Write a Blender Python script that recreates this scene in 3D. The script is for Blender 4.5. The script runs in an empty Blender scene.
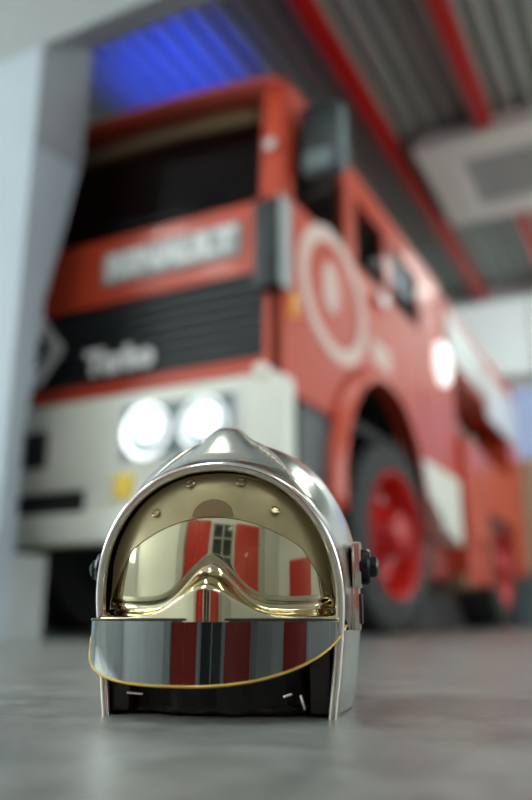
import bpy, bmesh, math, random
from mathutils import Vector, Matrix, Euler
random.seed(7)
S = bpy.context.scene
COL = S.collection
PI = math.pi

# ------------------------------------------------------------------ materials
def mat(name, color, rough=0.5, metal=0.0, spec=0.5, noise=0.0, nscale=20.0, bump=0.0, bscale=60.0,
        coat=0.0, emit=None, estr=0.0, rvar=0.0):
    m = bpy.data.materials.new(name); m.use_nodes = True
    nt = m.node_tree; b = nt.nodes['Principled BSDF']
    c = (*color, 1)
    b.inputs['Base Color'].default_value = c
    b.inputs['Roughness'].default_value = rough
    b.inputs['Metallic'].default_value = metal
    b.inputs['Specular IOR Level'].default_value = spec
    b.inputs['Coat Weight'].default_value = coat
    b.inputs['Coat Roughness'].default_value = 0.08
    tc = nt.nodes.new('ShaderNodeTexCoord')
    if noise > 0 or rvar > 0:
        n = nt.nodes.new('ShaderNodeTexNoise'); n.inputs['Scale'].default_value = nscale
        n.inputs['Detail'].default_value = 6
        nt.links.new(tc.outputs['Object'], n.inputs['Vector'])
        if noise > 0:
            r = nt.nodes.new('ShaderNodeValToRGB')
            r.color_ramp.elements[0].position = 0.3; r.color_ramp.elements[1].position = 0.7
            r.color_ramp.elements[0].color = tuple(max(0, v*(1-noise)) for v in color)+(1,)
            r.color_ramp.elements[1].color = tuple(min(1, v*(1+noise)) for v in color)+(1,)
            nt.links.new(n.outputs['Fac'], r.inputs['Fac'])
            nt.links.new(r.outputs['Color'], b.inputs['Base Color'])
        if rvar > 0:
            mr = nt.nodes.new('ShaderNodeMapRange')
            mr.inputs['To Min'].default_value = max(0, rough-rvar); mr.inputs['To Max'].default_value = rough+rvar
            nt.links.new(n.outputs['Fac'], mr.inputs['Value'])
            nt.links.new(mr.outputs['Result'], b.inputs['Roughness'])
    if bump > 0:
        n2 = nt.nodes.new('ShaderNodeTexNoise'); n2.inputs['Scale'].default_value = bscale
        n2.inputs['Detail'].default_value = 4
        nt.links.new(tc.outputs['Object'], n2.inputs['Vector'])
        bp = nt.nodes.new('ShaderNodeBump'); bp.inputs['Strength'].default_value = bump
        bp.inputs['Distance'].default_value = 0.002
        nt.links.new(n2.outputs['Fac'], bp.inputs['Height'])
        nt.links.new(bp.outputs['Normal'], b.inputs['Normal'])
    if emit:
        b.inputs['Emission Color'].default_value = (*emit, 1)
        b.inputs['Emission Strength'].default_value = estr
    return m

def mix_glass(name, tint, gloss, fac, rough=0.0, fresnel=None, top=0.95):
    """thin coated pane: part mirror, part tinted see-through"""
    m = bpy.data.materials.new(name); m.use_nodes = True
    nt = m.node_tree
    for n in list(nt.nodes): nt.nodes.remove(n)
    out = nt.nodes.new('ShaderNodeOutputMaterial')
    t = nt.nodes.new('ShaderNodeBsdfTransparent'); t.inputs['Color'].default_value = (*tint, 1)
    g = nt.nodes.new('ShaderNodeBsdfGlossy'); g.inputs['Color'].default_value = (*gloss, 1)
    g.inputs['Roughness'].default_value = rough
    mx = nt.nodes.new('ShaderNodeMixShader'); mx.inputs['Fac'].default_value = fac
    if fresnel:
        lw = nt.nodes.new('ShaderNodeLayerWeight'); lw.inputs['Blend'].default_value = fresnel
        mr = nt.nodes.new('ShaderNodeMapRange')
        mr.inputs['To Min'].default_value = fac; mr.inputs['To Max'].default_value = top
        nt.links.new(lw.outputs['Facing'], mr.inputs['Value'])
        nt.links.new(mr.outputs['Result'], mx.inputs['Fac'])
    nt.links.new(t.outputs[0], mx.inputs[1]); nt.links.new(g.outputs[0], mx.inputs[2])
    nt.links.new(mx.outputs[0], out.inputs['Surface'])
    return m

M = {}
M['chrome'] = mat('nickel_chrome', (0.74, 0.73, 0.70), 0.24, 1.0, noise=0.04, nscale=30, bump=0.05, bscale=25, rvar=0.05)
M['chrome_rim'] = mat('polished_rim', (0.74, 0.71, 0.64), 0.16, 1.0, bump=0.04, bscale=120)
M['worn'] = mat('worn_chrome', (0.52, 0.47, 0.41), 0.34, 1.0, noise=0.5, nscale=300, bump=1.0, bscale=380)
M['gold'] = mix_glass('gold_visor_coating', (0.62, 0.50, 0.22), (0.95, 0.85, 0.57), 0.64, 0.06, 0.25)
M['smoke'] = mix_glass('smoked_shield', (0.42, 0.45, 0.42), (0.80, 0.86, 0.84), 0.16, 0.02, 0.30)
M['amber'] = mat('amber_edge', (0.62, 0.40, 0.07), 0.25, 0.3, spec=0.6)
M['black_fabric'] = mat('black_neck_cloth', (0.010, 0.010, 0.011), 0.8, noise=0.3, nscale=80, bump=0.5, bscale=220)
M['black_plastic'] = mat('black_plastic', (0.014, 0.014, 0.016), 0.38)
M['black_bolt'] = mat('black_oxide', (0.02, 0.02, 0.022), 0.22, 0.6)
M['brow'] = mat('khaki_brow_band', (0.44, 0.37, 0.20), 0.32, 0.45, noise=0.1, nscale=30)
M['screw'] = mat('bronze_screw', (0.55, 0.45, 0.28), 0.25, 1.0)
M['brow_dark'] = mat('brown_brow_pad', (0.20, 0.13, 0.05), 0.6)
M['bright_metal'] = mat('bright_steel', (0.82, 0.82, 0.82), 0.2, 1.0)
M['red'] = mat('truck_red_paint', (0.60, 0.065, 0.026), 0.36, 0.0, coat=0.2, noise=0.06, nscale=3)
M['dark_red'] = mat('chassis_red', (0.30, 0.03, 0.02), 0.4, noise=0.12, nscale=10)
M['wheel_red'] = mat('rim_red', (0.52, 0.010, 0.008), 0.30)
M['beam_red'] = mat('beam_red', (0.50, 0.006, 0.004), 0.4)
M['cream'] = mat('bumper_cream', (0.86, 0.88, 0.79), 0.35, noise=0.04, nscale=6, coat=0.3)
M['white'] = mat('white_enamel', (0.84, 0.85, 0.83), 0.3, coat=0.4)
M['offwhite'] = mat('offwhite_plastic', (0.82, 0.80, 0.73), 0.45)
M['grille'] = mat('grille_black', (0.018, 0.024, 0.028), 0.4)
M['grey_plastic'] = mat('grey_plastic', (0.12, 0.14, 0.15), 0.4)
M['teal_grey'] = mat('teal_grey', (0.16, 0.22, 0.23), 0.4)
M['edge_grey'] = mat('deflector_edge_grey', (0.42, 0.48, 0.48), 0.4)
M['badge'] = mat('faded_badge_white', (0.76, 0.58, 0.52), 0.6)
M['rubber'] = mat('tyre_rubber', (0.035, 0.038, 0.038), 0.75, noise=0.2, nscale=20)
M['glass'] = mix_glass('cab_glass', (0.62, 0.64, 0.64), (0.9, 0.95, 1.0), 0.012, 0.0, 0.04, 0.06)
M['interior'] = mat('cab_interior', (0.10, 0.018, 0.014), 0.8)
M['interior_black'] = mat('cab_black', (0.012, 0.013, 0.014), 0.7)
M['tan'] = mat('tan_vinyl', (0.42, 0.27, 0.14), 0.7)
M['step_brown'] = mat('step_brown', (0.20, 0.10, 0.05), 0.7)
M['plate_grey'] = mat('plate_grey', (0.38, 0.41, 0.41), 0.45)
M['letter'] = mat('letter_silver', (0.85, 0.87, 0.86), 0.4)
M['orange'] = mat('indicator_orange', (0.95, 0.42, 0.02), 0.2, spec=0.7)
M['yellow'] = mat('indicator_yellow', (1.0, 0.68, 0.02), 0.25)
M['lamp'] = mat('headlamp_glow', (0.95, 0.97, 1.0), 0.1, emit=(0.92, 0.98, 1.0), estr=2.6)
M['lamp_dim'] = mat('headlamp_reflector', (0.60, 0.68, 0.70), 0.3, 0.5, emit=(0.75, 0.92, 1.0), estr=0.10)
M['side_glint'] = mat('side_glint_glow', (0.95, 0.97, 0.95), 0.15, emit=(0.97, 1.0, 0.97), estr=1.2)  # emission paints a specular highlight on the cab side
M['blue_lamp'] = mat('blue_beacon_glow', (0.02, 0.05, 0.8), 0.2, emit=(0.02, 0.08, 1.0), estr=4.0)
M['hose'] = mat('hose_canvas', (0.42, 0.34, 0.28), 0.8, noise=0.2, nscale=30)
M['wall'] = mat('wall_white', (0.72, 0.75, 0.76), 0.6, noise=0.03, nscale=3, bump=0.1, bscale=60)
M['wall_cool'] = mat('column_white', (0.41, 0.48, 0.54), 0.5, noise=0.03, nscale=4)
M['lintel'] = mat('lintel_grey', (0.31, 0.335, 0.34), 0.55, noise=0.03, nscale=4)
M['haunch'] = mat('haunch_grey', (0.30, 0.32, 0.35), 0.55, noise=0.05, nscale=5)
M['plinth'] = mat('plinth_grey', (0.42, 0.45, 0.45), 0.6, noise=0.05, nscale=8)
M['deck'] = mat('corrugated_deck', (0.37, 0.41, 0.37), 0.5, 0.2, noise=0.05, nscale=2)
M['hall_ceiling'] = mat('hall_ceiling', (0.74, 0.75, 0.73), 0.7)
M['panel_grey'] = mat('grille_grey', (0.46, 0.47, 0.45), 0.6)
M['door_red'] = mat('door_red', (0.50, 0.03, 0.02), 0.4)
M['door_glass'] = mat('door_dark_glass', (0.03, 0.04, 0.045), 0.1)
M['post_grey'] = mat('post_grey', (0.45, 0.47, 0.46), 0.5)
M['beige'] = mat('beige_laminate', (0.62, 0.48, 0.33), 0.5, noise=0.06, nscale=6)
M['light_panel'] = mat('light_panel', (0.9, 0.95, 1.0), 0.4, emit=(0.92, 1.0, 0.95), estr=13.0)
M['lit_window'] = mat('lit_window_pane', (0.85, 0.92, 1.0), 0.3, emit=(0.93, 1.0, 0.98), estr=4.5)
M['lit_bright'] = mat('lit_window_bright', (0.85, 0.92, 1.0), 0.3, emit=(0.93, 1.0, 0.98), estr=6.0)
M['lit_soft'] = mat('lit_window_soft', (0.85, 0.92, 1.0), 0.3, emit=(0.93, 1.0, 0.98), estr=2.5)
M['blue_window'] = mat('blue_window_pane', (0.35, 0.45, 0.65), 0.2, emit=(0.35, 0.46, 0.70), estr=0.5)
M['glowing'] = mat('wall_glow_pane', (0.7, 0.8, 0.8), 0.3, emit=(0.88, 0.98, 0.97), estr=0.42)  # emission stands in for the brightness of the far wall
M['tray'] = mat('housing_white', (0.8, 0.8, 0.8), 0.4)

# polished concrete floor
def floor_mat():
    m = bpy.data.materials.new('polished_concrete'); m.use_nodes = True
    nt = m.node_tree; b = nt.nodes['Principled BSDF']
    tc = nt.nodes.new('ShaderNodeTexCoord')
    def noise(s, d, rgh=0.6):
        n = nt.nodes.new('ShaderNodeTexNoise'); n.inputs['Scale'].default_value = s
        n.inputs['Detail'].default_value = d; n.inputs['Roughness'].default_value = rgh
        nt.links.new(tc.outputs['Object'], n.inputs['Vector']); return n
    n1, n2, n3 = noise(9, 8, 0.65), noise(60, 6), noise(500, 2)
    r1 = nt.nodes.new('ShaderNodeValToRGB')
    r1.color_ramp.elements[0].position = 0.34; r1.color_ramp.elements[1].position = 0.68
    r1.color_ramp.elements[0].color = (0.15, 0.158, 0.15, 1); r1.color_ramp.elements[1].color = (0.32, 0.326, 0.31, 1)
    nt.links.new(n1.outputs['Fac'], r1.inputs['Fac'])
    r2 = nt.nodes.new('ShaderNodeValToRGB')
    r2.color_ramp.elements[0].position = 0.35; r2.color_ramp.elements[1].position = 0.6
    r2.color_ramp.elements[0].color = (0.72, 0.72, 0.72, 1); r2.color_ramp.elements[1].color = (1, 1, 1, 1)
    nt.links.new(n2.outputs['Fac'], r2.inputs['Fac'])
    mx = nt.nodes.new('ShaderNodeMixRGB'); mx.blend_type = 'MULTIPLY'; mx.inputs['Fac'].default_value = 0.8
    nt.links.new(r1.outputs['Color'], mx.inputs['Color1']); nt.links.new(r2.outputs['Color'], mx.inputs['Color2'])
    nt.links.new(mx.outputs['Color'], b.inputs['Base Color'])
    mr = nt.nodes.new('ShaderNodeMapRange'); mr.inputs['To Min'].default_value = 0.22; mr.inputs['To Max'].default_value = 0.48
    nt.links.new(n1.outputs['Fac'], mr.inputs['Value']); nt.links.new(mr.outputs['Result'], b.inputs['Roughness'])
    bp = nt.nodes.new('ShaderNodeBump'); bp.inputs['Strength'].default_value = 0.12; bp.inputs['Distance'].default_value = 0.001
    nt.links.new(n3.outputs['Fac'], bp.inputs['Height']); nt.links.new(bp.outputs['Normal'], b.inputs['Normal'])
    b.inputs['Specular IOR Level'].default_value = 0.5
    return m
M['floor'] = floor_mat()

# ------------------------------------------------------------------ mesh helpers
class MB:
    def __init__(self): self.bm = bmesh.new()
    def box(self, x0, x1, y0, y1, z0, z1, bevel=0.0, mtx=None):
        t = bmesh.new(); bmesh.ops.create_cube(t, size=1)
        for v in t.verts:
            v.co = Vector(((x0+x1)/2+v.co.x*(x1-x0), (y0+y1)/2+v.co.y*(y1-y0), (z0+z1)/2+v.co.z*(z1-z0)))
        if bevel: bmesh.ops.bevel(t, geom=t.edges[:], offset=bevel, segments=2, affect='EDGES', profile=0.6)
        return self.merge(t, mtx)
    def merge(self, t, mtx=None):
        if mtx is not None: t.transform(mtx)
        me = bpy.data.meshes.new('tmp'); t.to_mesh(me); t.free()
        self.bm.from_mesh(me); bpy.data.meshes.remove(me); return self
    def lathe(self, prof, n=48, axis='X', center=(0, 0, 0), mtx=None, closed=False, caps=True):
        """prof: (axial, radius)"""
        t = bmesh.new(); rings = []
        for (u, r) in prof:
            ring = []
            for k in range(n):
                a = 2*PI*k/n; c, s = r*math.cos(a), r*math.sin(a)
                p = {'X': (u, c, s), 'Y': (c, u, s), 'Z': (c, s, u)}[axis]
                ring.append(t.verts.new(Vector(p)+Vector(center)))
            rings.append(ring)
        m = len(rings)
        for i in range(m if closed else m-1):
            A, B = rings[i], rings[(i+1) % m]
            for k in range(n):
                t.faces.new((A[k], A[(k+1) % n], B[(k+1) % n], B[k]))
        if not closed and caps:
            if prof[0][1] > 1e-6: t.faces.new(rings[0])
            if prof[-1][1] > 1e-6: t.faces.new(rings[-1][::-1])
        bmesh.ops.remove_doubles(t, verts=t.verts[:], dist=1e-6)
        bmesh.ops.recalc_face_normals(t, faces=t.faces[:])
        return self.merge(t, mtx)
    def prism(self, poly, axis, a0, a1, bevel=0.0):
        """poly in the other two axes (order of axes kept), extruded a0..a1 along axis"""
        t = bmesh.new()
        def P(p, a): return {'X': (a, p[0], p[1]), 'Y': (p[0], a, p[1]), 'Z': (p[0], p[1], a)}[axis]
        A = [t.verts.new(P(p, a0)) for p in poly]; B = [t.verts.new(P(p, a1)) for p in poly]
        n = len(poly)
        t.faces.new(A); t.faces.new(B[::-1])
        for i in range(n): t.faces.new((A[i], B[i], B[(i+1) % n], A[(i+1) % n]))
        bmesh.ops.recalc_face_normals(t, faces=t.faces[:])
        if bevel: bmesh.ops.bevel(t, geom=t.edges[:], offset=bevel, segments=2, affect='EDGES')
        return self.merge(t)
    def grid(self, fn, nu, nv, wrap=False):
        t = bmesh.new()
        V = [[t.verts.new(fn(i/nu, j/nv)) for j in range(nv+1)] for i in range(nu+1)]
        for i in range(nu):
            for j in range(nv):
                t.faces.new((V[i][j], V[i+1][j], V[i+1][j+1], V[i][j+1]))
        bmesh.ops.remove_doubles(t, verts=t.verts[:], dist=1e-6)
        bmesh.ops.recalc_face_normals(t, faces=t.faces[:])
        return self.merge(t)
    def tube(self, pts, r, n=10, taper=None, flat=1.0):
        pts = [Vector(p) for p in pts]; t = bmesh.new(); rings = []
        up = Vector((0, 0, 1)); prev = None
        for i, p in enumerate(pts):
            d = (pts[min(i+1, len(pts)-1)]-pts[max(i-1, 0)]).normalized()
            if prev is None:
                a = up if abs(d.z) < 0.9 else Vector((1, 0, 0))
                nx = d.cross(a).normalized()
            else:
                nx = (prev-d*prev.dot(d)).normalized()
            prev = nx; ny = d.cross(nx)
            rr = r if taper is None else taper(i/(len(pts)-1))*r
            rings.append([t.verts.new(p+nx*rr*math.cos(2*PI*k/n)+ny*rr*flat*math.sin(2*PI*k/n)) for k in range(n)])
        for A, B in zip(rings, rings[1:]):
            for k in range(n): t.faces.new((A[k], A[(k+1) % n], B[(k+1) % n], B[k]))
        t.faces.new(rings[0][::-1]); t.faces.new(rings[-1])
        bmesh.ops.recalc_face_normals(t, faces=t.faces[:])
        return self.merge(t)
    def build(self, name, m, parent=None, smooth=True, angle=40):
        me = bpy.data.meshes.new(name); self.bm.to_mesh(me); self.bm.free()
        me.materials.append(M[m] if isinstance(m, str) else m)
        if smooth:
            for p in me.polygons: p.use_smooth = True
            me.set_sharp_from_angle(angle=math.radians(angle))
        o = bpy.data.objects.new(name, me); COL.objects.link(o)
        if parent: o.parent = parent
        return o

def tag(o, label=None, cat=None, group=None, kind=None):
    if label: o['label'] = label
    if cat: o['category'] = cat
    if group: o['group'] = group
    if kind: o['kind'] = kind
    return o
def empty(name, loc=(0, 0, 0), rz=0.0, rx=0.0):
    o = bpy.data.objects.new(name, None); COL.objects.link(o)
    o.location = loc; o.rotation_euler = (rx, 0, rz); o.empty_display_size = 0.1
    return o
def copy_tree(o, parent=None):
    c = o.copy(); COL.objects.link(c)
    if parent: c.parent = parent
    for ch in list(o.children): copy_tree(ch, c)
    return c
def text(name, body, size, m, parent, loc, rot, extrude=0.004, sx=1.0, bold=0.0, align='CENTER'):
    cu = bpy.data.curves.new(name, 'FONT'); cu.body = body; cu.size = size
    cu.align_x = align; cu.align_y = 'CENTER'; cu.extrude = extrude; cu.offset = bold
    cu.materials.append(M[m])
    f = bpy.data.objects.new('tmp_text', cu); COL.objects.link(f)
    dg = bpy.context.evaluated_depsgraph_get(); dg.update()
    me = bpy.data.meshes.new_from_object(f.evaluated_get(dg)); me.name = name
    bpy.data.objects.remove(f); bpy.data.curves.remove(cu)
    me.transform(Matrix.LocRotScale(Vector(loc), Euler(rot), Vector((sx, 1, 1))))
    me.materials.clear(); me.materials.append(M[m])
    o = bpy.data.objects.new(name, me); COL.objects.link(o); o.parent = parent
    return o
def sstep(a, b, x):
    t = max(0.0, min(1.0, (x-a)/(b-a))); return t*t*(3-2*t)
def lerp(a, b, t): return a+(b-a)*t

# ================================================================== SETTING
def struct(name, mb, m, label, smooth=False):
    o = mb.build(name, m, None, smooth); o['kind'] = 'structure'; o['label'] = label; o['category'] = name.split('_')[0]
    return o
XL, XR, YB, YF, HZ = -5.5, 7.0, -7.0, 6.9, 4.26
struct('floor', MB().box(XL, XR, YB, YF, -0.2, 0.0), 'floor', 'grey polished concrete floor under the helmet and truck')

# corrugated steel deck over the bay
def deck():
    t = MB(); pitch, d = 0.165, 0.085
    prof = []; x = XL
    while x < XR:
        prof += [(x, HZ), (x+pitch*.40, HZ), (x+pitch*.52, HZ+d), (x+pitch*.88, HZ+d)]
        x += pitch
    b = bmesh.new()
    A = [b.verts.new((p[0], -0.3, p[1])) for p in prof]; B = [b.verts.new((p[0], YF, p[1])) for p in prof]
    for i in range(len(prof)-1): b.faces.new((A[i], A[i+1], B[i+1], B[i]))
    C0 = [b.verts.new((p[0], -0.3, HZ+0.2)) for p in (prof[0], prof[-1])]; C1 = [b.verts.new((p[0], YF, HZ+0.2)) for p in (prof[0], prof[-1])]
    b.faces.new((C0[0], C0[1], C1[1], C1[0]))
    t.merge(b); return t
struct('ceiling_bay', deck(), 'deck', 'dark corrugated metal ceiling deck above the truck')
struct('ceiling_hall', MB().box(XL, XR, YB, -0.32, HZ+0.1, HZ+0.3), 'hall_ceiling', 'plain pale ceiling on the camera side of the bay opening')

struct('wall_back', MB().box(XL, XR, YF, YF+0.2, 0, HZ+0.3), 'wall', 'white far wall beyond the rear of the truck')
struct('wall_front', MB().box(XL, XR, YB-0.2, YB, 0, HZ+0.3), 'wall', 'white wall facing the truck with red doors')
struct('wall_left', MB().box(XL-0.2, XL, YB, YF, 0, HZ+0.3), 'wall', 'white side wall on the left')
struct('wall_right', MB().box(XR, XR+0.2, YB, YF, 0, HZ+0.3), 'wall', 'white side wall on the right')

# bay opening: tapered column, lintel, partition beside it
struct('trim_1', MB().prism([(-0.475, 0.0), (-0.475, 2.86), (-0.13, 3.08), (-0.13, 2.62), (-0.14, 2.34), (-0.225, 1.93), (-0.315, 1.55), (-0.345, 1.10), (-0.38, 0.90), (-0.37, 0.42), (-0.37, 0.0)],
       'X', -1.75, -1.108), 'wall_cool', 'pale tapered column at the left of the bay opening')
struct('trim_2', MB().prism([(-0.470, 2.31), (-0.470, 2.855), (-0.13, 3.07), (-0.13, 2.62), (-0.14, 2.345)], 'X', -1.109, -1.100), 'haunch',
       'grey haunch at the head of the pale column')
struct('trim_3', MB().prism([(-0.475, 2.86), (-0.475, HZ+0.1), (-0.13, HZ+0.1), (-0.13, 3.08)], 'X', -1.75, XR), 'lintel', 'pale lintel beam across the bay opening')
struct('trim_4', MB().box(-1.75, -1.115, -0.370, -0.16, 0.0, 0.36), 'plinth', 'grey plinth at the foot of the pale column')
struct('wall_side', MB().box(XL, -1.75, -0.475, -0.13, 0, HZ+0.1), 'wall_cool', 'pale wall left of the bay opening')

# red ceiling beams of the bay (hung under the deck)
for k, x in enumerate((-0.405, 0.425)):
    b = MB(); b.box(x-0.055, x+0.055, -0.13, YF, HZ-0.02, HZ+0.0); b.box(x-0.012, x+0.012, -0.13, YF, HZ-0.12, HZ-0.02)
    b.box(x-0.055, x+0.055, -0.13, YF, HZ-0.14, HZ-0.12)
    struct('trim_%d' % (5+k), b, 'beam_red', ('red steel ceiling beam running above the truck', 'red steel ceiling beam passing behind the square ceiling unit')[k])

# window in the far wall, pale blue
w = MB()
w.box(-0.15, 1.6, YF-0.03, YF-0.005, 1.95, 2.85)
wo = struct('window_1', w, 'blue_window', 'blue grey window high on the far wall')
f = MB()
for x in (-0.19, 0.6, 1.6): f.box(x, x+0.05, YF-0.06, YF-0.002, 1.9, 2.9)
for z in (1.9, 2.85): f.box(-0.19, 1.65, YF-0.06, YF-0.002, z, z+0.05)
f.build('window_frame', 'white', wo, False)

w5 = struct('window_5', MB().box(-1.0, 2.6, YF-0.03, YF-0.005, 3.05, 4.05), 'glowing', 'bright clerestory panel added to brighten the far wall')  # glowing pane added to lift the far wall's brightness
f = MB()
for x in (-1.05, 0.16, 1.38, 2.6): f.box(x, x+0.05, YF-0.06, YF-0.002, 3.0, 4.1)
for z in (3.0, 4.05): f.box(-1.05, 2.65, YF-0.06, YF-0.002, z, z+0.05)
f.build('window_frame', 'white', w5, False)  # frame round the added glowing pane

# front wall behind the camera: red folding doors between grey posts
def red_door(n, x0, x1, y, axis, label, k=2, top=2.8):
    """folding door on the front wall (axis X) or the right wall (axis Y)"""
    d = MB(); g = MB(); wdt = (x1-x0)/k
    for i in range(k):
        a, b_ = x0+i*wdt, x0+(i+1)*wdt
        if axis == 'X':
            d.box(a+0.01, b_-0.01, y+0.01, y+0.07, 0.02, top, 0.01)
        else:
            d.box(y-0.07, y-0.01, a+0.01, b_-0.01, 0.02, top, 0.01)
    o = struct('door_%d' % n, d, 'door_red', label)
    h = MB()
    c = (x0+x1)/2
    if axis == 'X': h.box(c-0.12, c-0.08, y+0.07, y+0.11, 1.0, 1.2)
    else: h.box(y-0.11, y-0.07, c-0.12, c-0.08, 1.0, 1.2)
    h.build('handle', 'bright_metal', o, False)
red_door(1, -0.1, 1.25, YB, 'X', 'red folding door left of the dark glazed door, facing the truck')
red_door(2, 2.75, 4.5, YB, 'X', 'red folding door right of the dark glazed door, facing the truck')
struct('trim_9', MB().box(XR-0.06, XR, -5.6, -3.1, 0.0, 0.95, 0.01), 'door_red', 'unseen low red board on the right wall, added for the visor reflection')  # added out of view, shaped to put red low in the visor reflection
gd = struct('door_4', MB().box(1.45, 2.55, YB+0.005, YB+0.05, 0.02, 2.6, 0.01), 'door_glass', 'unseen dark glazed door added for the visor reflection, between two red folding doors')  # added out of view as the dark centre of the visor reflection
fr = MB()
for x in (1.40, 1.97, 2.53): fr.box(x, x+0.07, YB, YB+0.08, 0, 2.65)
for z in (0.9, 1.8, 2.6): fr.box(1.40, 2.6, YB, YB+0.08, z, z+0.07)
fr.build('door_frame', 'post_grey', gd, False)
for k, x in enumerate((-0.35, 4.8)):
    struct('trim_%d' % (7+k), MB().box(x-0.2, x+0.2, YB, YB+0.2, 0, 3.7), 'post_grey', ('grey post left of the first red door', 'grey post right of the second red door')[k])

# side windows of the hall (daylight)
def lit_window(n, side, y0, y1, z0, z1, label, pane='lit_window'):
    x = XL if side < 0 else XR; a, b_ = (x, x+0.02) if side < 0 else (x-0.02, x)
    o = struct('window_%d' % n, MB().box(a, b_, y0, y1, z0, z1), pane, label)
    fr = MB(); a, b_ = (x, x+0.06) if side < 0 else (x-0.06, x)
    m = 3
    for i in range(m+1):
        y = lerp(y0, y1, i/m); fr.box(a, b_, y-0.03, y+0.03, z0-0.03, z1+0.03)
    for z in (z0, (z0+z1)/2, z1): fr.box(a, b_, y0, y1, z-0.03, z+0.03)
    fr.build('window_frame', 'white', o, False)
lit_window(2, -1, -6.4, -1.2, 0.9, 3.7, 'tall daylight window in the left wall of the hall', 'lit_bright')
lit_window(3, 1, -2.3, -0.7, 0.9, 3.7, 'tall daylight window in the right wall of the hall', 'lit_soft')
lit_window(4, 1, 0.3, 6.4, 0.6, 3.7, 'long daylight window in the right wall of the bay')

# ceiling luminaires
def luminaire(name, label, x0, x1, y0, y1, z, group, emitter='light_panel'):
    r = empty(name, ((x0+x1)/2, (y0+y1)/2, z)); tag(r, label, 'ceiling light', group)
    hx, hy = (x1-x0)/2, (y1-y0)/2
    h = MB(); h.box(-hx, hx, -hy, hy, -0.03, 0.0)
    h.box(-hx, -hx+0.03, -hy, hy, -0.07, -0.03); h.box(hx-0.03, hx, -hy, hy, -0.07, -0.03)
    h.build('housing', 'tray', r, False)
    MB().box(-hx+0.03, hx-0.03, -hy+0.005, hy-0.005, -0.055, -0.03).build('diffuser', emitter, r, False)
    return r
lum = [(-3.2, -3.8, 'over the left of the hall'), (0.2, -3.8, 'over the middle of the hall'), (3.6, -3.8, 'over the right of the hall')]
for x, y, t in lum:
    luminaire('ceiling_light', 'long white ceiling light '+t, x-0.25, x+0.25, y-1.3, y+1.3, HZ+0.1, 'hall ceiling lights')
luminaire('ceiling_light', 'long white ceiling light over the bay floor right of the truck', 2.2, 2.6, 0.8, 3.4, HZ, 'bay ceiling lights')
luminaire('ceiling_light', 'added unseen ceiling light that brightens the far wall of the bay', 0.95, 1.35, 5.3, 6.7, HZ, 'bay ceiling lights')  # extra light added out of view to wash the far wall

# square ceiling cassette
cs = empty('ceiling_cassette', (0.55, 3.87, HZ-0.13)); tag(cs, 'white square ceiling air unit with a grey centre grille beside the red beams', 'ceiling air unit')
b = MB(); o_, i_ = 0.765, 0.43
for x0, x1, y0, y1 in ((-o_, -i_, -o_, o_), (i_, o_, -o_, o_), (-i_, i_, -o_, -i_), (-i_, i_, i_, o_)):
    b.box(x0, x1, y0, y1, -0.06, 0.0)
b.box(-o_+0.05, o_-0.05, -o_+0.05, o_-0.05, 0.0, 0.13)
b.build('frame', 'offwhite', cs, False)
g = MB(); g.box(-i_, i_, -i_, i_, -0.02, -0.005)
for k in range(12): y = -i_+0.05+k*0.07; g.box(-i_, i_, y, y+0.03, -0.035, -0.02)
g.build('grille', 'panel_grey', cs, False)
for k in range(4):
    a = k*PI/2; s = MB().box(-0.33, 0.33, 0.50, 0.58, -0.066, -0.058)
    s.bm.transform(Matrix.Rotation(a, 4, 'Z')); s.build('louvre', 'offwhite', cs, False)

# beige cabinet at the far wall
cb = empty('storage_cabinet', (0.42, 6.55, 0)); tag(cb, 'beige cabinet on a grey base against the far wall behind the truck', 'cabinet')
MB().box(-0.62, 0.6, -0.28, 0.3, 0, 0.58, 0.005).build('base', 'teal_grey', cb, False)
MB().box(-0.62, 0.6, -0.28, 0.3, 0.58, 1.85, 0.005).build('body', 'beige', cb, False)
for k in (0, 1):
    d = MB().box(-0.61+k*0.605, -0.01+k*0.605, -0.30, -0.28, 0.60, 1.83, 0.004).build('door', 'beige', cb, False)
    MB().box(-0.06+k*0.08, -0.04+k*0.08, -0.33, -0.30, 1.1, 1.25).build('handle', 'bright_metal', d, False)

# ================================================================== FIRE TRUCK (origin: ground below its near front corner)
T = empty('fire_truck', (0, 0, 0)); tag(T, 'red fire truck with cream bumper, lit round headlights and black grille behind the helmet', 'fire truck')
W = 2.5; XM = -W/2
def tp(mb, name, m, smooth=False, parent=T, label=None):
    o = mb.build(name, m, parent, smooth)
    if label: o['label'] = label
    return o
# --- cab front
fp = MB()
fp.prism([(0.0, 1.62), (0.0, 1.97), (0.03, 2.0), (0.10, 2.0), (0.10, 1.62)], 'X', -W+0.02, -0.02)
fp.box(-W+0.02, -0.02, 0.0, 0.06, 1.12, 1.20)
fp.box(-W+0.02, -2.40, 0.0, 0.06, 1.2, 1.62); fp.box(-0.10, -0.02, 0.0, 0.06, 1.2, 1.62)
tp(fp, 'front_panel', 'red')
gr = MB(); gr.box(-2.40, -0.10, 0.03, 0.06, 1.20, 1.62)
for k in range(7):
    z = 1.225+k*0.056; gr.box(-2.40, -0.10, 0.005, 0.035, z, z+0.026)
gro = tp(gr, 'grille', 'grille')
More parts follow.
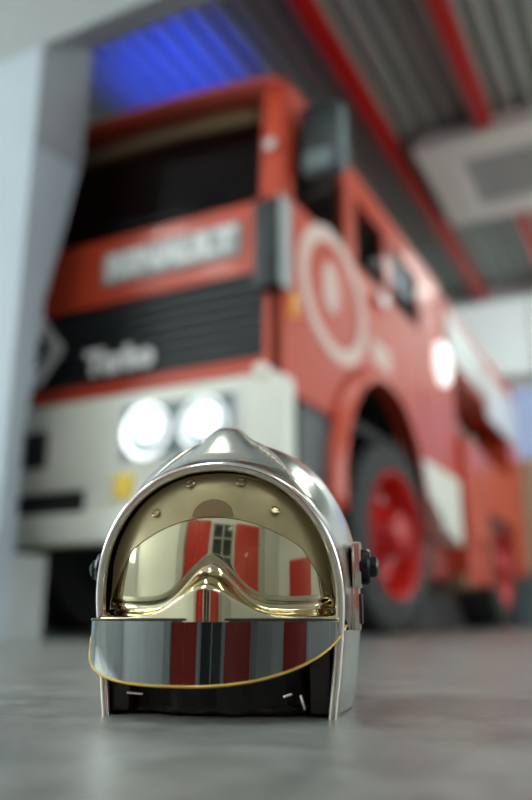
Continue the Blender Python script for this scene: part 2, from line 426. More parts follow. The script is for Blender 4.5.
# diamond on the grille
dm = MB(); hw, hh, tk = 0.155, 0.19, 0.052
cx, cz = -1.41, 1.425
for k in range(4):
    P = [(0, hh), (hw, 0), (0, -hh), (-hw, 0)]
    p, q = P[k], P[(k+1) % 4]; s = 1-tk/hw*1.25
    dm.prism([(cx+p[0], cz+p[1]), (cx+q[0], cz+q[1]), (cx+q[0]*s, cz+q[1]*s), (cx+p[0]*s, cz+p[1]*s)], 'Y', -0.018, 0.006)
tp(dm, 'diamond_emblem', 'letter', False, gro)
text('lettering', 'Turbo', 0.16, 'letter', gro, (-0.895, 0.0, 1.305), (PI/2, 0, 0), 0.004, 0.98, 0.012)
npl = MB().box(-1.02, -0.215, -0.014, 0.0, 1.715, 1.885, 0.006)
npo = tp(npl, 'name_plate', 'plate_grey')
text('lettering', 'RENAULT', 0.165, 'letter', npo, (-0.6175, -0.016, 1.80), (PI/2, 0, 0), 0.003, 1.04, 0.011)
# corner air deflectors and indicator
for s, xx in ((1, -0.06), (-1, -W+0.06)):
    d = MB(); d.box(xx-0.06, xx+0.06, -0.075, 0.02, 1.50, 1.93, 0.02)
    do = tp(d, 'corner_deflector', 'grille', True)
    e = MB(); x1 = xx+s*0.066; e.box(min(x1, x1+s*0.03), max(x1, x1+s*0.014), -0.06, 0.05, 1.50, 1.95, 0.01)
    tp(e, 'deflector_edge', 'edge_grey', True, do)
    ind = MB(); x0 = 0.0 if s > 0 else -W
    ind.box(x0-0.012, x0+0.016, 0.05, 0.12, 1.39, 1.52, 0.008)
    tp(ind, 'indicator_light', 'orange', True)
# windscreen and its frame
def roof_z(x): return 2.64+0.10*(1-abs(2*(x+W)/W-1)**2.2)
ws = MB()
ws.grid(lambda u, v: Vector((lerp(-W+0.13, -0.13, u), 0.02+0.045*v, lerp(2.0, roof_z(lerp(-W+0.13, -0.13, u))-0.035, v))), 16, 2)
tp(ws, 'windscreen', 'glass', True)
for s, x0, x1 in ((1, -0.135, -0.0), (-1, -W, -W+0.135)):
    p = MB(); p.prism([(0.01, 1.985), (0.055, 2.64), (0.16, 2.64), (0.12, 1.985)], 'X', x0, x1, 0.012)
    po = tp(p, 'front_pillar', 'red', True)
    k = MB().lathe([(-0.03, 0.0), (-0.03, 0.028), (0, 0.032)], 20, 'Y', ((x0+x1)/2, 0.025, 2.26))
    tp(k, 'bolt', 'bright_metal', True, po)
# roof, crowned
def roof_fn(u, v):
    x = lerp(-W, 0, u); e = max(0.0, 1-u/0.03, 1-(1-u)/0.03)
    return Vector((x, lerp(0.045, 2.88, v), roof_z(x)-0.04*v-0.03*e*e))
rf = MB(); rf.grid(roof_fn, 60, 8)
rf.grid(lambda u, v: roof_fn(u, 0)-Vector((0, 0, 0.035*(1-v))), 60, 1)
rfo = tp(rf, 'roof', 'red', True)
sol = rfo.modifiers.new('Solidify', 'SOLIDIFY'); sol.thickness = 0.03; sol.offset = -1
# --- cab sides: panels, pillars, rail
ARC_Y, ARC_Z, ARC_R = 1.25, 0.66, 0.74
def side_poly():
    pts = [(0.0, 1.04)]
    a0 = math.asin((1.04-ARC_Z)/ARC_R)
    for k in range(19):
        a = PI-a0-(PI-2*a0)*k/18
        pts.append((ARC_Y+ARC_R*math.cos(a), ARC_Z+ARC_R*math.sin(a)))
    pts += [(2.88, 1.00), (2.88, 2.06), (0.0, 2.0)]
    return pts
for s, x0, x1 in ((1, -0.06, 0.0), (-1, -W, -W+0.06)):
    sp = tp(MB().prism(side_poly(), 'X', x0, x1), 'side_panel', 'red')
    for y0, y1 in ((0.80, 0.97), (1.50, 1.60), (2.24, 2.88)):
        tp(MB().box(x0+0.005, x1-0.005, y0, y1, 1.98, 2.56), 'window_pillar', 'red')
    tp(MB().box(x0+0.002, x1-0.002, 0.14, 2.87, 2.46, 2.635), 'roof_rail', 'red')
    xm = (x0+x1)/2
    for y0, y1 in ((0.12, 0.80), (0.97, 1.50), (1.60, 2.24)):
        tp(MB().box(xm-0.004, xm+0.004, y0, y1, 2.0, 2.47), 'side_window', 'glass')
    # arch flare
    fl = MB()
    def flare(u, v, s=s, x0=x0, x1=x1):
        a = lerp(PI+0.12, -0.12, u); r = ARC_R-0.02+0.09*v
        xb = x1 if s > 0 else x0
        return Vector((xb+s*(0.07*(1-v)**0.6), ARC_Y+r*math.cos(a), ARC_Z+r*math.sin(a)))
    fl.grid(flare, 32, 6)
    fo = tp(fl, 'wheel_arch', 'red', True)
    m_ = fo.modifiers.new('Solidify', 'SOLIDIFY'); m_.thickness = 0.02
# near-side details on the panel
hd = MB().box(0.0, 0.035, 1.22, 1.40, 1.90, 1.96, 0.01); tp(hd, 'door_handle', 'bright_metal', True)
tp(MB().box(0.0, 0.004, 1.16, 1.50, 1.51, 1.66), 'sticker', 'badge')
def seam(y, z0, z1): return MB().box(0.0, 0.002, y-0.006, y+0.006, z0, z1)
tp(seam(0.885, 1.42, 2.0), 'door_seam', 'interior'); tp(seam(2.2, 1.02, 2.05), 'door_seam', 'interior')
# round badge on the door
bd = MB(); RY, RZ = 0.62, 1.70
def ring(u, v):
    a = u*2*PI; r = 0.275+0.085*v; return Vector((0.004, RY+r*1.28*math.cos(a), RZ+r*math.sin(a)))
bd.grid(ring, 64, 1)
bo = tp(bd, 'badge_ring', 'badge', False)
m_ = bo.modifiers.new('Solidify', 'SOLIDIFY'); m_.thickness = 0.004
c2 = MB()
c2.prism([(RY-0.16, 1.63), (RY-0.09, 1.58), (RY+0.0, 1.60), (RY+0.03, 1.72), (RY-0.02, 1.85), (RY-0.1, 1.87), (RY-0.16, 1.80)], 'X', 0.0, 0.005)
tp(c2, 'badge_shield', 'badge', False, bo)
# glowing white disc behind the crew door, in place of a specular highlight
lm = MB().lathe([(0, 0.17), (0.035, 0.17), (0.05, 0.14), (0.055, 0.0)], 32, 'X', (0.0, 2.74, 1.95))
tp(lm, 'side_glint_disc', 'side_glint', True)
# cab floor, back wall, interior
tp(MB().box(-W+0.06, -0.06, 0.06, 2.88, 1.08, 1.14), 'cab_floor', 'interior_black')
tp(MB().box(-W+0.06, -0.06, 2.80, 2.88, 1.14, 2.62), 'cab_back', 'interior')
tp(MB().box(-W+0.07, -0.07, 0.10, 0.50, 1.75, 2.02, 0.04), 'dashboard', 'interior_black', True)
svx = MB(); svx.grid(lambda u, v: Vector((lerp(-W+0.16, -0.17, u), 0.12+0.02*v, roof_z(lerp(-W+0.16, -0.17, u))-lerp(0.165, 0.06, v))), 16, 1)
svo = tp(svx, 'sun_visor', 'tan', True); m_ = svo.modifiers.new('Solidify', 'SOLIDIFY'); m_.thickness = 0.02
tp(MB().box(-W+0.06, -0.06, 0.22, 2.8, 2.58, 2.60), 'headlining', 'interior')
for x in (-0.62, -1.9):
    st = MB(); st.box(x-0.25, x+0.25, 0.75, 1.25, 1.5, 1.66, 0.04); st.box(x-0.25, x+0.25, 1.2, 1.33, 1.6, 2.2, 0.04); st.box(x-0.14, x+0.14, 1.22, 1.32, 2.2, 2.4, 0.03)
    st.box(x-0.18, x+0.18, 0.85, 1.2, 1.14, 1.5)
    tp(st, 'seat', 'interior', True)
swl = MB(); swl.tube([(0.2*math.cos(a*PI/12), 0.2*math.sin(a*PI/12), 0) for a in range(25)], 0.014, 8); swl.tube([(-0.2, 0, 0), (0.2, 0, 0)], 0.012, 6); swl.tube([(0, 0, 0), (0, 0, -0.3)], 0.02, 8)
swo = tp(swl, 'steering_wheel', 'interior_black', True); swo.location = (-0.62, 0.52, 2.08); swo.rotation_euler = (math.radians(35), 0, 0)
# wipers
for x in (-0.5, -1.5):
    wp = MB(); wp.tube([(x, 0.0, 2.0), (x-0.15, 0.02, 2.03), (x-0.55, 0.035, 2.06)], 0.012, 6); tp(wp, 'wiper', 'grille', True)
# mirrors on both sides
for s, xx in ((1, 0.0), (-1, -W)):
    mo = MB(); xa, xb = sorted((xx+s*0.03, xx+s*0.238)); mo.box(xa, xb, 0.12, 0.19, 2.10, 2.50, 0.025)
    mir = tp(mo, 'mirror', 'grille', True)
    tp(MB().box(xa+0.02, xb-0.02, 0.19, 0.196, 2.13, 2.47), 'mirror_glass', 'bright_metal', False, mir)
    tp(MB().box(xa+0.02, xb-0.04, 0.112, 0.122, 2.14, 2.24, 0.004), 'mirror_reflection', 'teal_grey', True, mir)  # paler patch paints a reflection on the mirror back
    xo = xx+s*0.24; x0, x1 = sorted((xo-s*0.004, xo+s*0.012))
    tp(MB().box(x0, x1, 0.13, 0.185, 2.12, 2.46, 0.005), 'mirror_lit_edge', 'teal_grey', True, mir)  # paler strip paints the lit side of the housing
    ar = MB()
    for z in (2.06, 2.54): ar.tube([(xx-s*0.03, 0.2, z-0.02), (xx+s*0.08, 0.19, z), (xx+s*0.15, 0.18, z)], 0.014, 8)
    ar.tube([(xx+s*0.15, 0.18, 2.05), (xx+s*0.15, 0.18, 2.55)], 0.012, 8)
    tp(ar, 'mirror_arm', 'grille', True, mir)
# --- bumper
bp_ = MB()
bz0, bz1 = 0.41, 1.085
bp_.box(-W-0.05, 0.045, -0.10, 0.03, 0.66, bz1, 0.03)
bp_.box(-W-0.05, -1.30-0.12, -0.10, 0.0, 0.55, 0.66); bp_.box(-0.98, 0.045, -0.10, 0.02, 0.55, 0.665, 0.02)
bp_.box(-W-0.05, 0.035, -0.115, 0.02, bz0, 0.56, 0.03)
bo_ = tp(bp_, 'bumper', 'cream', True)
tp(MB().box(-1.45, -0.97, -0.07, 0.0, 0.55, 0.66), 'tow_slot', 'interior_black', False, bo_)
tp(MB().box(-1.36, -1.22, -0.112, -0.09, 0.78, 0.96, 0.004), 'vent', 'grille', True, bo_)
tp(MB().box(-0.80, -0.70, -0.118, -0.09, 0.60, 0.71, 0.008), 'fog_light', 'yellow', True, bo_)
for xc in (-0.475, -W+0.475):
    hs = MB(); hs.box(xc-0.325, xc+0.325, -0.108, -0.09, 0.755, 1.035, 0.006)
    ho = tp(hs, 'headlight_bezel', 'white', True, bo_)
    tp(MB().box(xc-0.29, xc+0.29, -0.114, -0.10, 0.775, 1.02, 0.004), 'headlight_recess', 'teal_grey', True, bo_)
    for dx in (-0.147, 0.147):
        l = MB().lathe([(-0.112, 0.128), (-0.128, 0.128), (-0.128, 0.118)], 40, 'Y', (xc+dx, 0, 0.892))
        tp(l, 'headlight_ring', 'bright_metal', True, bo_)
        l = MB().lathe([(-0.118, 0.119), (-0.132, 0.10), (-0.138, 0.0)], 40, 'Y', (xc+dx, 0, 0.892))
        lo = tp(l, 'headlight_reflector', 'lamp_dim', True, bo_)
        l = MB().lathe([(-0.130, 0.074), (-0.142, 0.05), (-0.146, 0.0)], 40, 'Y', (xc+dx+0.012, 0, 0.905))
        tp(l, 'headlight_lens', 'lamp', True, bo_)
tp(MB().lathe([(-0.02, 0.035), (-0.11, 0.035), (-0.12, 0.0)], 20, 'Y', (-0.06, 0.0, 1.10)), 'bumper_cap', 'offwhite', True, bo_)
tp(MB().box(-W+0.1, -0.1, -0.01, 0.14, 1.06, 1.13), 'bumper_gap', 'dark_red')
tp(MB().box(-W+0.06, -0.14, -0.035, 0.0, 1.085, 1.115, 0.006), 'trim_strip', 'offwhite', True)
# step below the door
stp = MB(); stp.box(-0.30, -0.01, 0.22, 0.58, 0.62, 0.68, 0.008); stp.box(-0.30, -0.03, 0.22, 0.58, 0.68, 1.04)
tp(stp, 'cab_step', 'grey_plastic')
# --- chassis & wheels
ch = MB()
for x in (-0.85, -1.65-0.0): ch.box(x-0.05, x+0.05, 0.2, 6.1, 0.72, 0.98)
for y in (0.8, 2.4, 4.0, 5.8): ch.box(-1.65, -0.85, y-0.05, y+0.05, 0.76, 0.94)
tp(ch, 'chassis_frame', 'interior_black')
def axle(y):
    a = MB(); a.tube([(-W+0.3, y, 0.56), (-0.3, y, 0.56)], 0.08, 14)
    a.merge(_sphere(0.2, (-W/2, y, 0.56))); return a
def _sphere(r, c):
    t = bmesh.new(); bmesh.ops.create_uvsphere(t, u_segments=20, v_segments=12, radius=r)
    for v in t.verts: v.co += Vector(c)
    return t
tp(axle(1.56), 'axle', 'interior_black', True); tp(axle(4.85), 'axle', 'interior_black', True)
def wheel():
    """axis X, outer face +X; origin at wheel centre"""
    r = MB().lathe([(-0.21, 0.34), (-0.215, 0.38), (-0.218, 0.45), (-0.20, 0.53), (-0.16, 0.556), (0.10, 0.556), (0.14, 0.53), (0.158, 0.45), (0.158, 0.40), (0.14, 0.365), (0.11, 0.34)], 64, 'X', closed=True)
    for k in range(30):
        a = 2*PI*k/30
        for sgn in (1, -1):
            mt = Matrix.Rotation(a+sgn*0.05, 4, 'X')
            t = bmesh.new(); bmesh.ops.create_cube(t, size=1)
            for v in t.verts: v.co = Vector((-0.03+sgn*0.095+v.co.x*0.16, v.co.y*0.05, 0.556+v.co.z*0.03))
            r.merge(t, mt)
    tyre = r.build('tyre', 'rubber', None, True)
    m = MB().lathe([(0.12, 0.365), (0.158, 0.375), (0.16, 0.36), (0.14, 0.345), (0.08, 0.325), (0.0, 0.30), (-0.03, 0.24), (0.0, 0.19), (0.02, 0.17), (-0.04, 0.16), (-0.1, 0.34)], 56, 'X', caps=False)
    rim = m.build('rim', 'wheel_red', None, True)
    h = MB().lathe([(-0.04, 0.18), (0.04, 0.175), (0.08, 0.14), (0.17, 0.125), (0.20, 0.09), (0.205, 0.0)], 40, 'X')
    hub = h.build('hub', 'wheel_red', None, True)
    d = MB().lathe([(-0.05, 0.0), (-0.05, 0.338), (-0.20, 0.338), (-0.21, 0.30), (-0.21, 0.0)], 40, 'X')
    parts = [tyre, rim, hub, d.build('brake_drum', 'interior_black', None, True)]
    for k in range(10):
        a = 2*PI*k/10; n = MB().lathe([(-0.04, 0.02), (0.035, 0.018), (0.04, 0.0)], 6, 'X', (0, 0.235*math.cos(a), 0.235*math.sin(a)))
        parts.append(n.build('wheel_nut', 'bright_metal', None, True))
    for k in range(8):
        a = 2*PI*(k+0.5)/8; n = MB().lathe([(-0.02, 0.028), (0.005, 0.028)], 16, 'X', (0, 0.300*math.cos(a), 0.300*math.sin(a)))
        parts.append(n.build('rim_hole', 'interior_black', None, True))
    return parts
def place_wheel(parts, x, y, rz, first):
    e = empty('wheel', (x, y, 0.562), rz); e.parent = T
    for p in parts:
        q = p if first else p.copy()
        if not first: COL.objects.link(q)
        q.parent = e
WP = wheel()
place_wheel(WP, -0.17, 1.56, math.radians(-6), True)
place_wheel(WP, -W+0.19, 1.56, PI-math.radians(6), False)
place_wheel(WP, -0.19, 4.85, 0, False)
place_wheel(WP, -W+0.19, 4.85, PI, False)
# inner arch liner
for x0, x1 in ((-0.62, -0.06), (-W+0.06, -W+0.62)):
    li = MB(); li.grid(lambda u, v: Vector((lerp(x0, x1, v), ARC_Y+0.70*math.cos(lerp(PI, 0, u)), ARC_Z+0.70*math.sin(lerp(PI, 0, u)))), 20, 1)
    lo = tp(li, 'arch_liner', 'interior_black', True)
# --- boxes between the axles
tk = MB(); tk.prism([(1.98, 1.10), (1.98, 0.92), (2.3, 0.80), (2.55, 0.66), (2.98, 0.60), (2.98, 1.10)], 'X', -0.5, 0.03, 0.01)
tp(tk, 'battery_box', 'cream', True)
tp(MB().lathe([(2.2, 0.12), (2.22, 0.17), (2.78, 0.17), (2.8, 0.12)], 28, 'Y', (-0.34, 0, 0.62)), 'air_tank', 'grey_plastic', True)
tp(MB().box(-0.6, -0.1, 2.3, 3.0, 0.36, 0.72, 0.01), 'side_skirt', 'dark_red')
# --- rear body
rb = MB(); rb.box(-W+0.02, -0.55, 2.98, 6.15, 1.0, 2.62)
rb.box(-0.55, -0.02, 2.98, 3.22, 1.0, 2.62); rb.box(-0.55, -0.02, 5.55, 6.15, 1.0, 2.62)
rb.box(-0.55, -0.02, 3.22, 5.55, 2.05, 2.62); rb.box(-0.55, -0.02, 3.22, 5.55, 1.0, 1.5)
tp(rb, 'rear_body', 'red')
tp(MB().box(-0.55, -0.545, 3.22, 5.55, 1.5, 2.05), 'locker_back', 'interior_black')
for k, y in enumerate((3.5, 4.0, 4.55, 5.1)):
    hc = MB().lathe([(-0.10, 0.03), (-0.10, 0.21), (0.0, 0.21), (0.0, 0.03)], 28, 'X', (-0.3, y, 1.72)); tp(hc, 'hose_reel', 'hose', True)
tp(MB().box(-0.022, 0.006, 3.02, 4.42, 2.10, 2.50, 0.006), 'body_panel', 'white', True)
tp(MB().box(-0.022, 0.012, 4.46, 5.95, 1.92, 2.42, 0.006), 'body_panel', 'white', True)
lk = MB(); lk.box(-0.55, 0.02, 3.20, 4.06, 0.34, 1.50, 0.01)
lko = tp(lk, 'locker', 'red', True)
tp(MB().box(0.02, 0.035, 3.24, 4.02, 0.60, 1.46, 0.006), 'locker_door', 'red', True, lko)
tp(MB().box(0.035, 0.055, 3.55, 3.72, 0.62, 0.70, 0.004), 'handle', 'dark_red', True, lko)
tp(MB().box(-0.5, 0.0, 3.0, 3.35, 0.30, 0.40, 0.008), 'side_step', 'step_brown', True)
tp(MB().box(-0.55, -0.02, 5.5, 6.15, 0.5, 1.0, 0.01), 'rear_locker', 'red', True)
rx = MB().box(-1.0, -0.12, 5.1, 5.95, 2.62, 2.86, 0.01); tp(rx, 'roof_box', 'white', True)
ld = MB()
for x in (-1.5, -1.9): ld.tube([(x, 3.1, 2.78), (x, 6.2, 2.78)], 0.025, 8)
for k in range(9): ld.tube([(-1.5, 3.3+k*0.33, 2.78), (-1.9, 3.3+k*0.33, 2.78)], 0.015, 6)
for y in (3.4, 5.8): ld.box(-1.95, -1.45, y-0.03, y+0.03, 2.62, 2.76)
tp(ld, 'roof_ladder', 'bright_metal', True)
# blue beacons on the cab roof, switched on
for x in (-0.75, -1.75):
    bb = MB().lathe([(2.76, 0.11), (2.80, 0.11)], 28, 'Z', (x, 1.45, 0)); b0 = tp(bb, 'beacon', 'grille', True)
    tp(MB().lathe([(2.80, 0.095), (2.90, 0.09), (2.96, 0.06), (2.975, 0.0)], 28, 'Z', (x, 1.45, 0)), 'beacon_dome', 'blue_lamp', True, b0)

# ================================================================== HELMET
A_CAM = math.radians(27.1305)
cam_loc = Vector((1.38932, -2.88374, 0.09))
def cam_floor(X, Y):      # metres right of / ahead of the camera on the floor -> scene
    return Vector((cam_loc.x+X*math.cos(A_CAM)-Y*math.sin(A_CAM), cam_loc.y+X*math.sin(A_CAM)+Y*math.cos(A_CAM), 0))
H = empty('fire_helmet', cam_floor(-0.033, 0.873), A_CAM+math.radians(-9))
tag(H, 'chrome firefighter helmet with gold mirrored visor standing on the concrete floor', 'helmet')
ZS = 0.105
def arch(s, w, h, n=2.5, taper=0.06):
    """s 0..1 left foot -> over -> right foot; returns x, z"""
    lo = 0.20
    if s < lo or s > 1-lo:
        q = s/lo if s < lo else (1-s)/lo
        z = ZS*q; x = w*(1-taper*(1-q)**1.4)
        return (-x if s < 0.5 else x), z
    a = (s-lo)/(1-2*lo)*PI
    c, sn = -math.cos(a), math.sin(a)
    return w*math.copysign(abs(c)**(2/n), c), ZS+(h-ZS)*abs(sn)**(2/n)
def y_rim(z): return -0.086-0.026*sstep(0.05, 0.24, z)
def shell_W(t): return 0.121+0.013*sstep(0, 0.4, t) if t < 0.45 else 0.134*max(0, 1-((t-0.45)/0.55)**2.6)**0.5
def shell_H(t): return 0.237+0.040*(0.35*math.sin(min(1, t/0.42)*PI/2)+0.65*sstep(0.0, 0.22, t)) if t < 0.42 else 0.15+0.127*max(0, 1-((t-0.42)/0.58)**2.4)**0.6
def shell_pt(s, t, off=0.0):
    t = min(1.0, t)
    w, h = shell_W(t)+off, shell_H(t)+off
    x, z = arch(s, max(w, 0.0), h, lerp(2.12, 2.35, sstep(0.0, 0.4, t)), 0.085)
    y = lerp(y_rim(z), 0.165+off, t)
    # raised comb running over the crown, flaring into the brow
    sig = lerp(0.036, 0.0205, sstep(0.03, 0.20, t))
    amp = 0.0158*sstep(0.03, 0.20, t)*(1-0.6*sstep(0.45, 0.95, t))
    if z > 0.15: z += amp*math.exp(-(abs(x+0.002)/sig)**3.4)*sstep(0.15, 0.22, z)
    return Vector((x, y, z))
sh = MB(); sh.grid(lambda u, v: shell_pt(v, 0.05+0.95*u**0.9 if u > 0 else 0.05), 60, 120)
sho = sh.build('shell', 'chrome', H, True, 60)
m_ = sho.modifiers.new('Solidify', 'SOLIDIFY'); m_.thickness = 0.003; m_.offset = -1
# brow rim: wide polished band round the face opening, rolled edge
rm = MB()
def rim_fn(u, v):
    s = v
    if u < 0.25: k = u/0.25; return shell_pt(s, 0.075, lerp(0.0, 0.0028, k))
    if u < 0.6: k = (u-0.25)/0.35; return shell_pt(s, lerp(0.075, 0.005, k), 0.0028)
    k = (u-0.6)/0.4; a = k*PI
    p = shell_pt(s, 0.0, 0.0028-0.0095*(1-math.cos(a))/2); p.y -= 0.0045*math.sin(a); return p
rm.grid(rim_fn, 20, 120)
rmo = rm.build('brow_rim', 'chrome_rim', H, True, 60)
# comb seam: worn raised line from the crown down both flanks to the brow
for sgn in (1, -1):
    pts = []
    for k in range(26):
        q = k/25
        x = sgn*lerp(0.006, 0.078, q**0.85); t = lerp(0.27, 0.085, q**0.7)
        # find s for this x at slice t
        w, h = shell_W(t), shell_H(t); c = x/w
        a = math.acos(max(-1, min(1, -math.copysign(abs(c)**(2.2/2), c)))); s = 0.2+a/PI*0.6
        pts.append(shell_pt(s, t, 0.0006))
    cm = MB(); cm.tube(pts, 0.0042 if sgn > 0 else 0.0026, 8, lambda q: 0.45+0.75*math.sin(PI*min(1, q*1.1+0.05)), 0.5)
    cm.build('comb_seam', 'worn' if sgn > 0 else 'chrome_rim', H, True)
# inner lining
ln = MB(); ln.grid(lambda u, v: shell_pt(v, lerp(0.05, 0.97, u), -0.012), 24, 60)
ln.build('lining', 'black_fabric', H, True)
# gold visor with a nose shelf
VC, VB, VA = -0.039, 0.085, 0.1285
def bell(x): return math.exp(-(abs(x)/0.031)**2.0)
def arch_z(x, w=0.1150, h=0.2300):
    q = min(0.9999, abs(x)/w); return ZS+(h-ZS)*(1-q**2.15)**(1/2.15)
def visor_pt(u, v):
    psi = lerp(-1, 1, u)*math.radians(62.5)
    x0 = VA*math.sin(psi)
    zt = arch_z(x0); zb = 0.0865
    z = lerp(zb, zt, v)
    e = math.sqrt(max(0.0, 1-((z-0.135)/0.142)**2)) if z > 0.135 else 1.0
    rad = e
    x, y = VA*math.sin(psi)*lerp(1, rad, 0.12), VC-VB*rad*math.cos(psi)
    zr = 0.0950+0.0410*bell(x)+0.004*(abs(x)/0.1)**2      # upper lip of the shelf
    z2 = 0.0895+0.0250*bell(x*0.9)                          # lower lip of the shelf
    d = (0.0135+0.012*bell(x))*(1-sstep(z2, zr, z))
    edge = 1-sstep(0.90, 1.0, abs(u*2-1))
    d *= 0.25+0.75*edge
    g = 0.0022*math.exp(-((z-zr-0.004)/0.004)**2)*edge      # shallow groove above the lip
    d -= g
    n = Vector((math.sin(psi), -math.cos(psi), 0))
    return Vector((x, y, z))+n*d
vs_ = MB(); vs_.grid(visor_pt, 170, 150)
vso = vs_.build('visor', 'gold', H, True, 80)
# khaki brow band along the top of the visor, with its screws and a brown centre pad
def inner_pt(x, z, off):
    psi = math.asin(max(-1, min(1, x/VA))); e = math.sqrt(max(0.0, 1-((z-0.135)/0.142)**2)) if z > 0.135 else 1.0
    return Vector((x*lerp(1, e, 0.12), VC-(VB+off)*e*math.cos(psi), z))
def band_low(x): return 0.184-4*x*x-1.0*max(0, abs(x)-0.085)
bb = MB()
def band_fn(u, v):
    x = lerp(-0.111, 0.111, u); hi = arch_z(x)-0.001
    return inner_pt(x, lerp(min(band_low(x), hi-0.004), hi, v), 0.0012)
bb.grid(band_fn, 80, 8)
bbo = bb.build('brow_band', 'brow', vso, True)
pd = MB()
def pad_fn(u, v):
    x = lerp(-0.021, 0.021, u); top = 0.184+0.018*max(0, 1-(x/0.021)**2)**0.5
    return inner_pt(x, lerp(0.1842, top, v), 0.0018)
pd.grid(pad_fn, 24, 4); pd.build('brow_pad', 'brow_dark', vso, True)
for x, z in ((-0.026, 0.2185), (0.026, 0.2185), (-0.060, 0.190), (0.060, 0.190)):
    sc = MB().lathe([(0.0, 0.0048), (-0.0018, 0.0046), (-0.0024, 0.0036), (-0.0012, 0.0028), (-0.0012, 0.0)], 20, 'Y')
    o = sc.build('screw', 'screw', vso, True); p = inner_pt(x, z, 0.0014)
    o.location = p; o.rotation_euler = (math.radians(-28), 0, math.asin(x/VA)*0.7)
# smoked lower shield: curved band with an amber edge
FA, FB, FC = 0.1315, 0.088, -0.058
def fl_zb(q): return 0.0315+(0.050*abs(q+0.04)**2.1 if q > -0.04 else 0.034*abs(q+0.04)**2.8)
def fl_pt(u, v, off=0.0):
    q = lerp(-1, 1, u); psi = q*math.radians(80)-0.03
    end = sstep(0.90, 1.0, abs(q))
    z0, z1 = fl_zb(q), 0.0885
    mid = 0.082
    end2 = sstep(0.955, 1.0, abs(q))
    z = lerp(lerp(z0, mid, end*0.5), lerp(z1, mid-0.004, end2**2*0.9), v)
    k = (z1-z)/0.06
    a = FA+off; b_ = FB+off+0.004*k
    return Vector((a*math.sin(psi)-0.004, FC-b_*math.cos(psi), z))
fs = MB(); fs.grid(lambda u, v: fl_pt(u, v), 100, 16)
fso = fs.build('lower_shield', 'smoke', H, True, 80)
ed = MB(); ed.tube([fl_pt(k/100, 0.0) for k in range(101)], 0.0013, 8)
ed.build('shield_edge', 'amber', fso, True)
ed = MB(); ed.tube([fl_pt(k/100, 1.0) for k in range(101)], 0.0014, 8)
ed.build('shield_top_edge', 'black_plastic', fso, True)
# black neck cloth inside the opening
def neck(u, v):
    psi = lerp(-1, 1, u)*math.radians(80)
    z = lerp(0.002, 0.095, v); f_ = 0.003*math.sin(u*37)*(1-v)+0.002*math.sin(u*71+v*6)
    return Vector(((0.108+f_)*math.sin(psi), -0.022-(0.062+f_)*math.cos(psi), z))
nk = MB(); nk.grid(neck, 90, 14); nko = nk.build('neck_cloth', 'black_fabric', H, True, 80)
hm = MB(); hm.tube([neck(k/60, 0.02)+Vector((0, -0.002, 0.0012*math.sin(k*0.9)+0.0016)) for k in range(61)], 0.0032, 8)
hm.build('cloth_hem', 'black_fabric', nko, True)
# side cheek pads in black at each foot of the opening
for sgn in (1, -1):
    cp = MB(); cp.box(sgn*0.098-0.010, sgn*0.098+0.010, -0.082, 0.06, 0.003, 0.088, 0.004); cp.build('cheek_pad', 'black_plastic', H, True)
# chin strap ends with steel clips
for x, z, rz, w_ in ((-0.082, 0.020, 0.12, 0.008), (0.068, 0.020, -0.35, 0.005), (0.082, 0.014, 1.25, 0.007)):
    c_ = MB(); c_.box(-w_, w_, -0.0012, 0.0012, -0.0014, 0.0014, 0.0008)
    o = c_.build('strap_clip', 'bright_metal', H, True)
    o.location = (x, -0.0915+0.10*abs(x)**1.2*1.4, z); o.rotation_euler = (0, rz, 0.35 if x < 0 else -0.35)
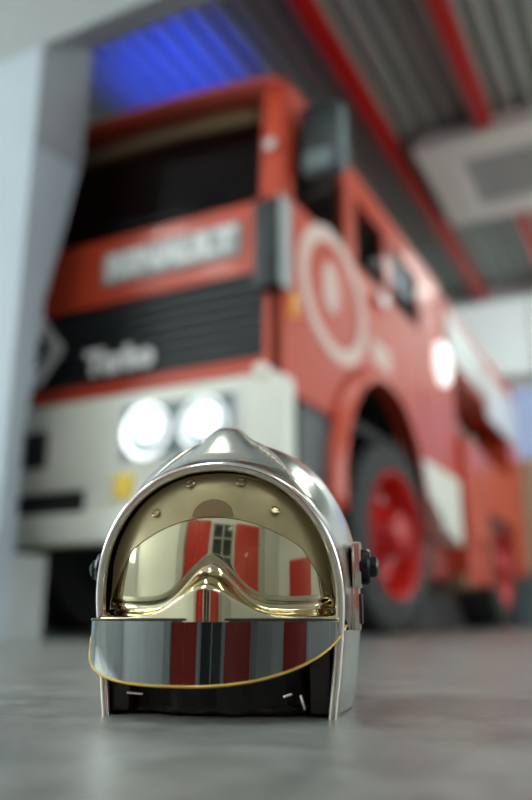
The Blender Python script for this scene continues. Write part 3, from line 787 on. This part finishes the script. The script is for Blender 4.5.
# side pivots: plate, black knob, slotted bracket
for sgn in (1, -1):
    xs = 0.1325
    pl = MB(); x0, x1 = sorted((sgn*(xs-0.004), sgn*(xs+0.006))); pl.box(x0, x1, -0.042, -0.008, 0.120, 0.166, 0.0025)
    plo = pl.build('pivot_plate', 'chrome_rim', H, True)
    kb = MB(); kb.lathe([(xs+0.004, 0.0185), (xs+0.012, 0.019), (xs+0.0145, 0.017), (xs+0.0155, 0.011), (xs+0.021, 0.0105), (xs+0.0235, 0.007), (xs+0.0235, 0.0)], 32, 'X')
    if sgn < 0: kb.bm.transform(Matrix.Scale(-1, 4, (1, 0, 0))); bmesh.ops.reverse_faces(kb.bm, faces=kb.bm.faces[:])
    kb.bm.transform(Matrix.Translation((0, -0.024, 0.141)))
    kb.build('pivot_knob', 'black_bolt', plo, True)
    br = MB(); x0, x1 = sorted((sgn*(xs-0.006), sgn*(xs+0.0035))); br.box(x0, x1, -0.036, -0.012, 0.078, 0.122, 0.002)
    bro = br.build('strap_bracket', 'chrome_rim', H, True)
    x0, x1 = sorted((sgn*(xs+0.003), sgn*(xs+0.0055))); MB().box(x0, x1, -0.0395, -0.012, 0.084, 0.114, 0.001).build('bracket_slot', 'black_plastic', bro, True)

# ================================================================== LIGHT, WORLD, CAMERA
def area(name, loc, rot, sx, sy, power, color=(1, 1, 1)):
    l = bpy.data.lights.new(name, 'AREA'); l.shape = 'RECTANGLE'; l.size = sx; l.size_y = sy; l.energy = power; l.color = color
    o = bpy.data.objects.new(name, l); COL.objects.link(o); o.location = loc; o.rotation_euler = rot; return o
bl = bpy.data.lights.new('beacon_lamp', 'SPOT'); bl.energy = 200; bl.color = (0.0, 0.05, 1.0); bl.shadow_soft_size = 0.05
bl.spot_size = math.radians(66); bl.spot_blend = 1.0
o = bpy.data.objects.new('beacon_lamp', bl); COL.objects.link(o); o.location = (-1.65, 1.45, 2.95); o.parent = T
o.rotation_euler = (PI, 0, 0)

wd = bpy.data.worlds.new('World'); S.world = wd; wd.use_nodes = True
wd.node_tree.nodes['Background'].inputs['Color'].default_value = (0.7, 0.78, 0.85, 1)
wd.node_tree.nodes['Background'].inputs['Strength'].default_value = 0.3

cam = bpy.data.cameras.new('camera'); cam.sensor_fit = 'VERTICAL'; cam.sensor_height = 36; cam.sensor_width = 24
cam.lens = 778/800*36; cam.clip_start = 0.02
co = bpy.data.objects.new('camera', cam); COL.objects.link(co); S.camera = co
co.location = cam_loc; co.rotation_euler = (math.radians(90+15.653), 0, A_CAM)
cam.dof.use_dof = True; cam.dof.focus_distance = 0.76; cam.dof.aperture_fstop = 1.8
cam.dof.aperture_blades = 0

S.view_settings.view_transform = 'Standard'; S.view_settings.look = 'None'
S.view_settings.gamma = 1.0; S.view_settings.use_curve_mapping = False
S.view_settings.exposure = 0.0
S.cycles.use_denoising = True
S.cycles.max_bounces = 10; S.cycles.transparent_max_bounces = 12
S.cycles.sample_clamp_indirect = 6
